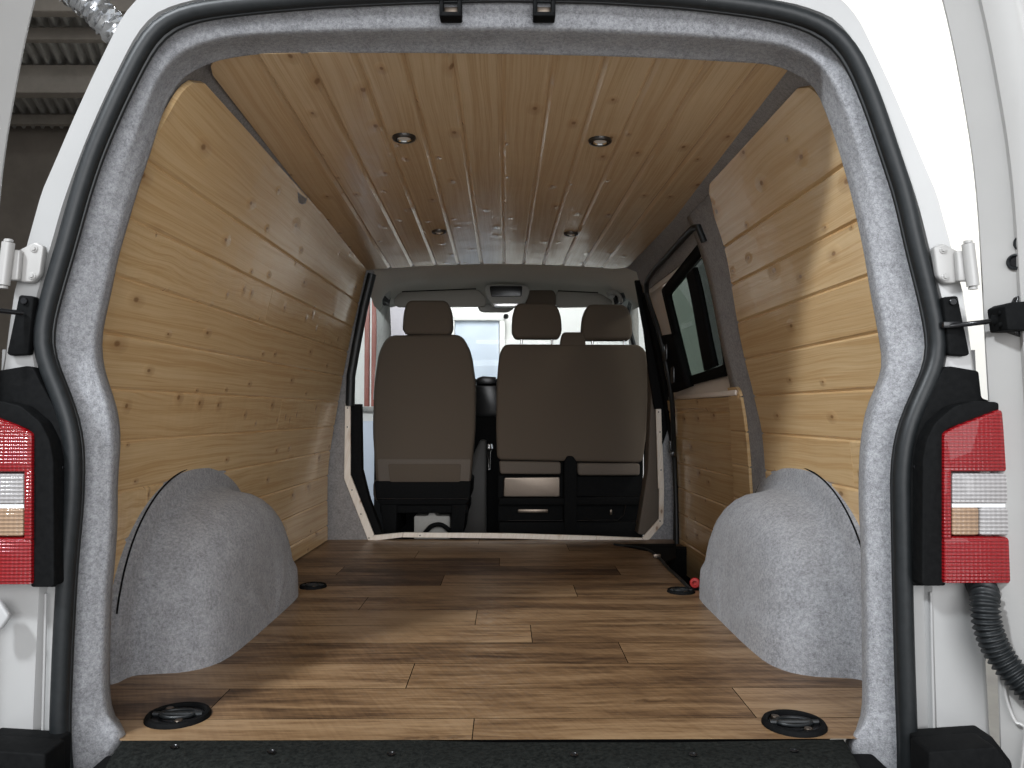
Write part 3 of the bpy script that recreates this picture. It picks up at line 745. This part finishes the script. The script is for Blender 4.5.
o = link('leading_edge', shell(1, 2.22, 2.28, -.10, 1.14, 3, 20, .006), BLACK, sd); back(o, .03, (1, 0, 0))
lt = link('latch', patch([(659, 336), (673, 334), (687, 387), (671, 393)], -.002), BLACK, sd); back(lt, .03, (1, 0, 0))
link('latch_cover', join(box(on_wall(666, 352, 1, -.008), (.012, .05, .07), .004), box(on_wall(673, 375, 1, -.008), (.012, .06, .07), .004)), BLACK_GL, sd)
link('lock_catch', join(box(on_wall(671, 447, 1, -.006), (.018, .035, .06), .004), box(on_wall(673, 454, 1, -.02), (.02, .02, .025), .004)), BLACK_GL, sd)
# step well
sw = thing('step_well', 'black plastic entry step below the sliding door', 'step', (.76, 1.65, -.22))
link('step_tread', box((.77, 1.65, -.205), (.24, .86, .02), .004), BLACK, sw); link('riser', box((.662, 1.65, -.11), (.012, .84, .2), .003), BLACK, sw)
link('riser', box((.77, 2.07, -.10), (.24, .014, .21), .003), BLACK, sw); link('riser', box((.77, 1.235, -.11), (.24, .014, .2), .003), BLACK, sw)
link('floor_edging', tube(curve3([PZ(614, 544.5, .003), PZ(645, 549, .004), PZ(659, 558, .004), PZ(667, 567, .004), PZ(678, 577, .004), PZ(690, 589, .004)], 30), .006, 8), RUBBER, sw)
link('rubber_corner', prism_pts([PZ(a, b, .004) for a, b in [(616, 544.2), (676, 543.5), (676, 556), (664, 563), (650, 551)]], Vector((0, 0, -.006))), BLACK, sw)
link('striker_pin', box(PZ(657, 556, .012), (.03, .012, .016), .003), STEEL, sw)

# ------------------------------------------------------------------ opening to the cab: pillars, pine battens
YB = 2.285
wf = thing('cab_pillar', 'grey carpeted pillar between the wooden wall and the cab opening', 'pillar', P(350, 540, YB))
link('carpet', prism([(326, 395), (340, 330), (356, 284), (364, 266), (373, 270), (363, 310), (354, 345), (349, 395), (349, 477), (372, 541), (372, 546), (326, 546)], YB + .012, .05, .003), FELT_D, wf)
link('black_edge', prism([(345, 404), (360.5, 404), (361.5, 470), (369, 500), (382, 534), (370, 536), (350, 477)], YB + .03, .06, .002), BLACK, wf)
link('door_rubber', tube([P(372, 274, YB), P(364, 306, YB), P(357, 342, YB), P(351, 376, YB), P(350, 406, YB)], .021, 10), RUBBER, wf)
wf2 = thing('cab_pillar', 'grey carpeted pillar between the sliding door and the bench', 'pillar', P(660, 540, YB))
link('carpet', prism([(646, 542), (660, 520), (660, 411), (671, 411), (677, 480), (680, 545), (646, 546)], YB + .012, .05, .003), FELT, wf2)
link('trim_panel', prism([(650, 300), (657, 300), (662, 520), (650, 536), (638, 534), (648, 470), (651, 400)], YB + .05, .10, .004), SEAT_L, wf2)
link('door_rubber', prism([(635, 280), (652, 280), (664, 330), (674, 411), (661, 450), (661, 409), (655, 409), (650, 380), (644, 330)], YB + .0, .03, .004), BLACK, wf2)
ef = thing('edging_frame', 'pale pine batten edging round the cab opening', 'edging', P(510, 540, YB), None)
def batten(px): 
    me = prism(px, YB, .014, .0015, 0, 1); uvl = me.uv_layers.new(name='UVMap')
    for l in me.loops: c = me.vertices[l.vertex_index].co; uvl.data[l.index].uv = (c.z + c.x, c.x - c.z * .3)
    return link('batten', me, PINE_RAW, ef, False)
for px in ([(345, 403.5), (350.3, 403.5), (350.4, 475), (344, 478.5)], [(344, 478.5), (350.4, 475), (374, 535), (368.5, 541.5)], [(368.5, 541.5), (374, 535.3), (403, 532.6), (402, 537.4)], [(402.3, 537.4), (403.3, 532.6), (510, 533.4), (596, 536), (596, 541), (510, 538.6)], [(596.3, 541), (596.3, 536), (642, 538), (646, 543)], [(646.3, 543), (642.3, 538), (659, 519), (663.5, 523.5)], [(659, 519), (659.3, 489), (664.3, 488), (663.5, 523.5)], [(658.3, 489), (656, 409), (661.3, 409), (664.3, 488)]):
    b = batten(px)
for px, py in ((347.5, 408), (347.3, 427), (352, 490), (361, 514), (369, 538), (420, 535.5), (658.5, 412), (660, 432), (661, 470), (660, 521)):
    link('screw', disc(.003, .002, P(px, py, YB - .0005), Vector((0, -1, 0)), 8, .0005), BLACK, ef)

# ------------------------------------------------------------------ cab: seats
def cushion(px, Y, depth, bevel, r, seg=4): return prism(px, Y, depth, bevel, r, seg)
YS = 2.56
ds = thing('driver_seat', 'single taupe cloth driver seat seen from behind', 'seat', P(425, 533, YS), None)
link('backrest', cushion([(387, 335), (462, 334), (471, 352), (475.5, 385), (475, 430), (472, 462), (470, 488), (376, 488), (374, 462), (372, 430), (373.5, 385), (378, 352)], YS, .13, .022, 10), SEAT, ds)
link('back_panel', prism([(377, 459), (471, 459), (469, 486), (379, 486)], YS - .006, .02, .003, 3), SEAT_L, ds); link('pocket_panel', prism([(388, 464), (461, 464), (460, 482), (390, 482)], YS - .010, .012, .002, 2), SEAT, ds)
hr = link('headrest', cushion([(407, 300), (447, 300), (452, 312), (452.5, 329), (449, 335), (405.5, 334.5), (402, 329), (403, 312)], YS + .01, .10, .02, 8), SEAT, ds)
for x in (413, 441): link('post', tube([P(x, 331, YS + .06), P(x, 340, YS + .06)], .006, 10), CHROME, hr)
link('seat_cushion', box(P(425, 486, YS + .35) , (.50, .48, .13), .04, 3), SEAT, ds)
sb = link('seat_base', join(prism([(374, 481), (471, 481), (470, 499), (466, 505), (381, 505), (376, 499)], YS - .01, .42, .006, 3), prism([(380, 503), (397, 503), (396, 536), (384, 536)], YS, .4, .004, 2), prism([(452, 503), (467, 503), (463, 536), (450, 536)], YS, .4, .004, 2), prism([(380, 505), (468, 505), (468, 513), (380, 513)], YS + .02, .38, .003)), BLACK, ds)
link('base_rail', tube([P(378, 499, YS - .012), P(468, 499, YS - .012)], .004, 8), BLACK_GL, sb)
link('inner_box', prism([(414, 516), (428, 516), (430, 511), (434, 511), (436, 516), (450, 516), (450, 540), (414, 540)], YS + .08, .2, .004, 2), GREYP_D if False else TRIMG, sb)
link('cable', tube(curve3([P(425, 533, YS + .05), P(432, 526, YS + .04), P(442, 525, YS + .04), P(452, 533, YS + .05)], 24), .012, 8), BLACK, sb)

bs = thing('bench_seat', 'double taupe cloth passenger bench seen from behind', 'seat', P(572, 533, YS), None)
link('backrest', cushion([(504, 344), (640, 344.5), (647, 352), (649.5, 372), (649, 410), (646, 440), (643, 463), (497, 460), (496, 430), (496.5, 385), (499, 355)], YS, .12, .016, 6), SEAT, bs)
h1 = link('headrest', cushion([(516, 303), (556, 303), (561.5, 316), (562, 332), (559, 338.5), (515, 338.5), (511.5, 332), (512, 316)], YS + .01, .10, .018, 7), SEAT, bs)
h2 = link('headrest', cushion([(588, 304), (626, 304), (632, 316), (633, 334), (630, 340), (584, 340), (581.5, 334), (583, 316)], YS + .01, .10, .018, 7), SEAT, bs)
for h, xs in ((h1, (521.5, 552)), (h2, (592.5, 624))):
    for x in xs: link('post', tube([P(x, 336, YS + .05), P(x, 348, YS + .05)], .006, 10), CHROME, h)
link('belt_guide', cushion([(563, 332), (583, 332), (585.5, 338), (586, 349), (560, 349), (561, 338)], YS + .005, .07, .01, 4), SEAT, bs)
for pxs in ([(499, 461), (561, 462), (561, 474.5), (500, 474)], [(577, 463), (640, 463.5), (640, 475.5), (578, 475.5)]):
    link('cushion_edge', cushion(pxs, YS - .004, .3, .010, 3), SEAT_L, bs)
bb = link('seat_base', join(prism([(498, 475), (565, 475), (565, 540), (498, 540)], YS + .05, .3, .004), prism([(575, 476), (643, 476), (643, 540), (575, 540)], YS + .05, .3, .004), prism([(564, 462), (567, 456), (573, 456), (577, 462), (577, 540), (564, 540)], YS - .012, .2, .006, 2), prism([(498, 452), (643, 452), (643, 478), (498, 478)], YS + .06, .05), prism([(499, 498), (565, 498), (565, 505), (499, 505)], YS + .0, .1, .004), prism([(575, 497), (642, 497), (642, 505), (575, 505)], YS + .005, .1, .004), prism([(499, 522), (565, 522), (565, 540), (499, 540)], YS, .1, .004), prism([(575, 522), (642, 522), (642, 540), (575, 540)], YS, .1, .004)), BLACK, bs)
link('metal_plate', prism([(504, 477.5), (560, 477), (560, 497), (503.5, 497)], YS + .030, .02, .004, 2), STEEL, bb)
link('tray_edge', tube([P(508, 520.5, YS - .004), P(563, 520.5, YS - .004)], .003, 8), BLACK_GL, bb)
link('tray_edge', tube([P(577, 520.5, YS - .004), P(618, 520, YS - .004), P(624, 515, YS - .004), P(626, 505, YS - .004)], .003, 8), BLACK_GL, bb)
link('tray_bar', box(P(533, 511, YS + .04), (.155, .01, .02), .004), STEEL, bb); link('tray_bar', box(P(611, 512, YS + .04), (.012, .012, .026), .004), STEEL, bb)

# cab floor, console, dashboard
cf = link('cab_floor', box((0, 2.95, -.20), (1.66, 1.26, .02), 0), BLACK, None, False); tag(cf, kind='structure')
link('heel_step', box((0, 2.335, -.10), (1.6, .02, .19)), BLACK, cf, False)
dbp = thing('dashboard', 'black dashboard glimpsed between the two seats', 'dashboard', P(488, 533, 3.25))
link('dash_top', box((0, 3.45, .70), (1.5, .40, .20), .06, 3), BLACK, dbp)
link('centre_stack', prism([(474, 384), (500, 384), (500, 420), (474, 420)], 3.22, .2, .02, 3), BLACK_GL, dbp)
link('console', prism([(470, 416), (502, 416), (504, 540), (466, 540)], 3.12, .25, .03, 4), BLACK, dbp)
link('firewall', box((0, 3.68, .26), (1.66, .02, .94)), BLACK, dbp, False)
link('vent', prism([(477, 378), (483, 376), (496, 377), (496, 384), (477, 384)], 3.2, .06, .004), BLACK_GL, dbp)
link('tunnel_cover', prism([(452, 505), (480, 440), (486, 440), (486, 540), (450, 540)], 2.98, .10, .01), TUNNEL, dbp)
link('gear_knob', lathe([(.0001, .05), (.02, .045), (.025, .02), (.012, 0), (.008, -.1)], P(489, 452, 3.02), n=18), CHROME, dbp)

# headliner, visors, console, mirror
hl = link('headliner', loft([[P(x, y, 2.285) for x, y in [(362, 272), (372, 264), (395, 261), (440, 258.5), (505, 257), (570, 258.5), (612, 261), (636, 264), (650, 276)]],
    [Vector((p.x, 2.55, p.z + .01)) for p in [P(x, y, 2.27) for x, y in [(364, 300), (373, 280), (395, 271.5), (440, 267.5), (505, 266), (570, 267.5), (612, 271), (634, 279), (652, 300)]]],
    [P(x, y, 3.30) for x, y in [(380, 312), (386, 297), (398, 290), (440, 286), (505, 284), (565, 286), (612, 291), (622, 298), (628, 312)]],
    [P(x, y, 3.45) for x, y in [(382, 318), (388, 308), (400, 305.5), (440, 305), (505, 304), (565, 305.5), (610, 306.5), (619, 309), (626, 319)]]]), HEADL, None, True, 180)
tag(hl, 'grey cloth cab headliner above the seats', 'headliner')
# side trim round the cab door openings
for s, lab, pts in ((-1, 'grey windscreen pillar trim behind the driver headrest', [(395, 273), (386, 282), (383, 300), (384, 330), (383, 360), (380, 400)]), (1, 'grey windscreen pillar trim behind the bench', [(618, 274), (628, 290), (633, 310), (634, 345), (636, 390)])):
    o = link('pillar_trim', tube(curve3([P(a, b, 3.30 - .6 * max(0, (300 - b) / 30)) for a, b in pts], 30), .042 if s < 0 else .03, 14), TRIMG, None); tag(o, lab, 'pillar trim')
def visor(px, label):
    v = thing('sun_visor', label, 'sun visor', P(sum(a for a, b in px) / len(px), max(b for a, b in px), 3.26))
    link('visor_pad', prism(px, 3.24, .03, .008, 4, 3), HEADL2, v)
    a, b = px[0], px[1]; link('hinge_rod', tube([P(a[0] + 2, a[1], 3.26), P(b[0] - 2, b[1], 3.26)], .005, 8), BLACK, v)
HEADL2 = speck('visor_cloth', (.34, .32, .285), (.38, .36, .325), 150, .9, .1, .1)
visor([(400, 292), (478, 289), (486, 297), (486, 306.5), (396, 307), (393, 300)], 'grey sun visor above the driver seat')
visor([(556, 291), (600, 293), (613, 301), (611, 306.5), (556, 307.5)], 'grey sun visor above the passenger bench')
fl2 = link('visor_flap', prism([(529, 290), (553, 290), (556, 294), (556, 306), (526, 306), (526, 294)], 3.20, .03, .006, 3), BLACK_T if False else SEAT, None); tag(fl2, 'dark grey flap just above the middle headrest', 'flap')
oc = thing('overhead_console', 'grey overhead console with dark window at the top of the windscreen', 'console', P(505, 306, 3.15))
link('housing', prism([(488, 284), (526, 284), (530, 290), (527, 300), (520, 306), (494, 306), (488, 300), (484, 289)], 3.12, .10, .008, 4), TRIMG, oc)
link('dark_window', prism([(489.5, 286), (522.5, 286), (521.5, 296.5), (491, 296.5)], 3.112, .012, .003, 2), BLACK_GL, oc)
link('chrome_strip', prism([(492, 303), (519, 303), (517, 306.5), (495, 306.5)], 3.112, .02, .002), CHROME, oc)
mi = link('rear_view_mirror', join(prism([(478, 304), (512, 304), (514, 308), (508, 312), (482, 312), (478, 309)], 3.32, .04, .008, 3), tube([P(505, 304, 3.36), P(506, 297, 3.40)], .01, 8)), TRIMG, None); tag(mi, 'grey rear view mirror below the overhead console', 'mirror')
gh = thing('grab_handle', 'grey grab handle at the roof edge behind the bench', 'handle', P(615, 302, 3.0))
link('grip', tube(curve3([P(608, 294, 2.95), P(613, 292, 2.92), P(619, 295, 2.92), P(621, 302, 2.95)], 20), .012, 10), TRIMG, gh)
link('mount', disc(.022, .02, P(611, 295, 2.97), Vector((0, -1, 0)), 16), TRIMG, gh); link('slot', box(P(616, 298, 2.93), (.012, .01, .03), .003), BLACK, gh)

# windscreen and cab doors
w1 = link('window_1', loft([resample([P(a, b, 3.55) for a, b in [(382, 412), (505, 412), (632, 412)]], 9), resample([P(a, b, 3.40) for a, b in [(388, 296), (505, 288), (624, 297)]], 9)]), GLASS, None); tag(w1, kind='structure'); solid(w1, .005)
for s, lab in ((-1, 'cab door with window on the driver side, left of the seat'), (1, 'cab door with window on the passenger side, right of the bench')):
    d = thing('cab_door', lab, 'van door', (s * .82, 2.9, -.1))
    X = lambda z: .82 if z < .6 else .82 - .15 * (z - .6) / .7
    def pan(y0, y1, z0, z1, t=.03): 
        q = [Vector((s * X(z0), y0, z0)), Vector((s * X(z0), y1, z0)), Vector((s * X(z1), y1, z1)), Vector((s * X(z1), y0, z1))]
        return prism_pts(q, Vector((s * t, 0, 0)), .004, 2)
    link('door_card', join(pan(2.62, 3.12, -.12, .50), pan(2.62, 3.14, .5, .62)), BLACK, d)
    link('window_frame', join(pan(2.40, 2.47, .6, 1.25), pan(2.40, 3.3, 1.24, 1.29)), BLACK, d)
    link('window_pane', pan(2.45, 3.35, .60, 1.24, .004), GLASS, d)
    if s > 0: link('quarter_seal', tube(curve3([P(634, 345, 2.9), P(628, 320, 2.9), P(630, 304, 2.88), P(634, 294, 2.8)], 20), .012, 8), RUBBER, d)

# ------------------------------------------------------------------ the workshop round the van
def wall(name, pts, vec, m, hole=None): o = link(name, prism_pts([Vector(p) for p in pts], Vector(vec)), m, None, False); tag(o, kind='structure'); return o
wall('floor_workshop', [(-9, -7, -.62), (7, -7, -.62), (7, 11, -.62), (-9, 11, -.62)], (0, 0, -.1), CONC)
wall('wall_front', [(-2.2, 7.6, -.62), (2.6, 7.6, -.62), (2.6, 7.6, 3.6), (-2.2, 7.6, 3.6)], (0, .1, 0), WALLW)
wall('wall_far', [(-9, 8.7, -.62), (6, 8.7, -.62), (6, 8.7, 5.4), (-9, 8.7, 5.4)], (0, .1, 0), WALLB)
wall('wall_side', [(-8.5, -3, -.62), (-8.5, 10.6, -.62), (-8.5, 10.6, 5.4), (-8.5, -3, 5.4)], (-.1, 0, 0), WALLB)
wall('wall_partition', [(1.30, 2.9, -.62), (6, 2.9, -.62), (6, 2.9, 3.6), (1.30, 2.9, 3.6)], (0, .1, 0), WALLW)
# corrugated roof
def corrug():
    rings = []; ca, sa = math.cos(math.radians(20)), math.sin(math.radians(20)); n = 130
    for yl in (-3, 0, 3, 6, 9, 12.6):
        r = []
        for k in range(n * 4 + 1):
            x = -11 + 15 * k / (n * 4) * 1.0; ph = k % 4; z = 4.3 + (.0 if ph in (0, 1) else .07)
            r.append(Vector((x * ca - (yl - 4) * sa + 0, x * sa + (yl - 4) * ca + 4.0, z)))
        rings.append(r)
    return loft(rings)
rf = link('ceiling_workshop', corrug(), ROOFM, None, False); tag(rf, kind='structure')
for i, (y, h, w) in enumerate([(5.45, .14, .12), (6.0, .12, .09), (6.85, .30, .16), (8.2, .12, .10)]):
    o = link('trim_%d' % (i + 1), box((-4, y, 4.28 - h / 2), (9.5, w, h), .01), BEAM, None, False); tag(o, kind='structure')
# foil duct
fp = curve3([P(58, -20, 2.6), P(85, 0, 2.6), P(103, 17, 2.6), P(122, 36, 2.6), P(140, 60, 2.6)], 60); random.seed(3)
me = tube(fp, [.075 + .006 * math.sin(i * 1.3) + random.uniform(-.006, .006) for i in range(60)], 18)
for v in me.vertices: v.co += Vector((random.uniform(-.007, .007), random.uniform(-.007, .007), random.uniform(-.007, .007)))
fd = link('foil_duct', me, FOIL, None, True, 30); link('hanger', tube([P(100, 14, 2.6), P(100, 14, 2.6) + Vector((0, 0, 2.0))], .006, 8), BEAM, fd)
tag(fd, 'crumpled silver foil duct under the workshop roof, upper left corner', 'duct')
# what shows through the windscreen and the cab side
pdn = thing('workshop_door', 'pale blue door seen through the windscreen between the headrests', 'door', P(478, 470, 7.5))
link('door_leaf', prism([(455, 321), (499, 321), (499, 520), (455, 520)], 7.54, .05, .01), PALEB, pdn); link('door_frame', join(prism([(449, 315), (505, 315), (505, 320.5), (449, 320.5)], 7.50, .1, .01), prism([(449, 320.5), (454.5, 320.5), (454.5, 520), (449, 520)], 7.50, .1, .01), prism([(499.5, 320.5), (505, 320.5), (505, 520), (499.5, 520)], 7.50, .1, .01)), WALLW, pdn)
bd = link('wall_disc', disc(.03, .02, P(506, 316.5, 7.49), Vector((0, -1, 0)), 20), BLACK, None); tag(bd, 'small round black disc at the top corner of the pale blue door', 'disc')
lw = link('lilac_locker', prism([(370, 250), (405, 250), (405, 470), (370, 470)], 7.2, .3, .01), LILAC, None); tag(lw, 'tall lilac locker seen through the windscreen beside the driver headrest', 'locker')
for px, lab in ((366.5, 'red brown steel post nearest the pillar, seen through the driver window'), (373.5, 'red brown steel post nearest the driver seat, seen through the driver window')):
    p = P(px, 470, 4.2); o = link('steel_post', join(box((p.x, p.y, 1.0), (.034, .05, 3.2), .006), box((p.x, p.y, -.59), (.04, .1, .03), .004)), POSTR, None); tag(o, lab, 'post', 'red posts outside the driver window')
wall('wall_beside', [(-2.4, 5.0, -.62), (-1.0, 5.0, -.62), (-1.0, 5.0, 3.0), (-2.4, 5.0, 3.0)], (0, .1, 0), WALLW)
bt = thing('cabinet', 'low white cabinet glimpsed beside the driver seat, below the red brown posts', 'cabinet', (-1.12, 3.95, -.62))
link('body', box((-1.12, 3.97, .005), (.70, .30, 1.20), .008), WALLW, bt)
link('worktop', box((-1.12, 3.96, .62), (.74, .34, .035), .006), TRIMG, bt)
for x in (-1.30, -.945):
    dr = link('door', box((x, 3.812, -.01), (.335, .018, 1.10), .004), PALEB, bt); link('handle', tube([(x + .12, 3.79, .25), (x + .12, 3.79, .45)], .008, 8), CHROME, dr)

# ------------------------------------------------------------------ light
def area(name, loc, target, size, power, color=(1, 1, 1), sy=None):
    l = bpy.data.lights.new(name, 'AREA'); l.energy = power; l.color = color; l.size = size
    if sy: l.shape = 'RECTANGLE'; l.size_y = sy
    o = bpy.data.objects.new(name, l); COL.objects.link(o); o.location = loc
    o.rotation_euler = (Vector(target) - Vector(loc)).to_track_quat('-Z', 'Y').to_euler(); return o
area('high_bay_lamp', (-2.5, -2.6, 4.05), (.7, .4, .4), .45, 250, (.90, .95, 1.0))
area('gate_daylight', (1.0, -5.8, 2.0), (0, .5, .6), 4.5, 270, (.98, .985, 1.0), 3.2)
area('front_wall_fill', (-.2, 5.9, 3.4), (0, 7.6, 1.0), 1.4, 105, (.97, .98, 1.0))  # added fill, no fixture: brightens the wall beyond the windscreen
area('side_wall_fill', (-2.2, 3.4, 3.2), (-1.4, 5.0, .8), .8, 42, (.9, .95, 1.0))  # unseen area light aimed at the white wall beside the cab
area('partition_fill', (2.6, 1.6, 2.6), (2.2, 2.9, 1.2), .6, 26, (1.0, .95, .84))  # added close to the partition so that its white wall burns out
wd = bpy.data.worlds.new('World'); SC.world = wd; wd.use_nodes = True
bg = wd.node_tree.nodes['Background']; bg.inputs[0].default_value = (.86, .92, 1.0, 1); bg.inputs[1].default_value = .68

cam = bpy.data.cameras.new('Camera'); co = bpy.data.objects.new('Camera', cam); COL.objects.link(co)
co.location = CAM; co.rotation_euler = (math.pi / 2 + PITCH, 0, YAW); cam.sensor_width = 36; cam.lens = F / 1024 * 36; cam.clip_start = .02
SC.camera = co
SC.view_settings.view_transform = 'Standard'; SC.view_settings.look = 'None'; SC.view_settings.gamma = 1; SC.view_settings.exposure = 0.0
SC.view_settings.use_curve_mapping = False
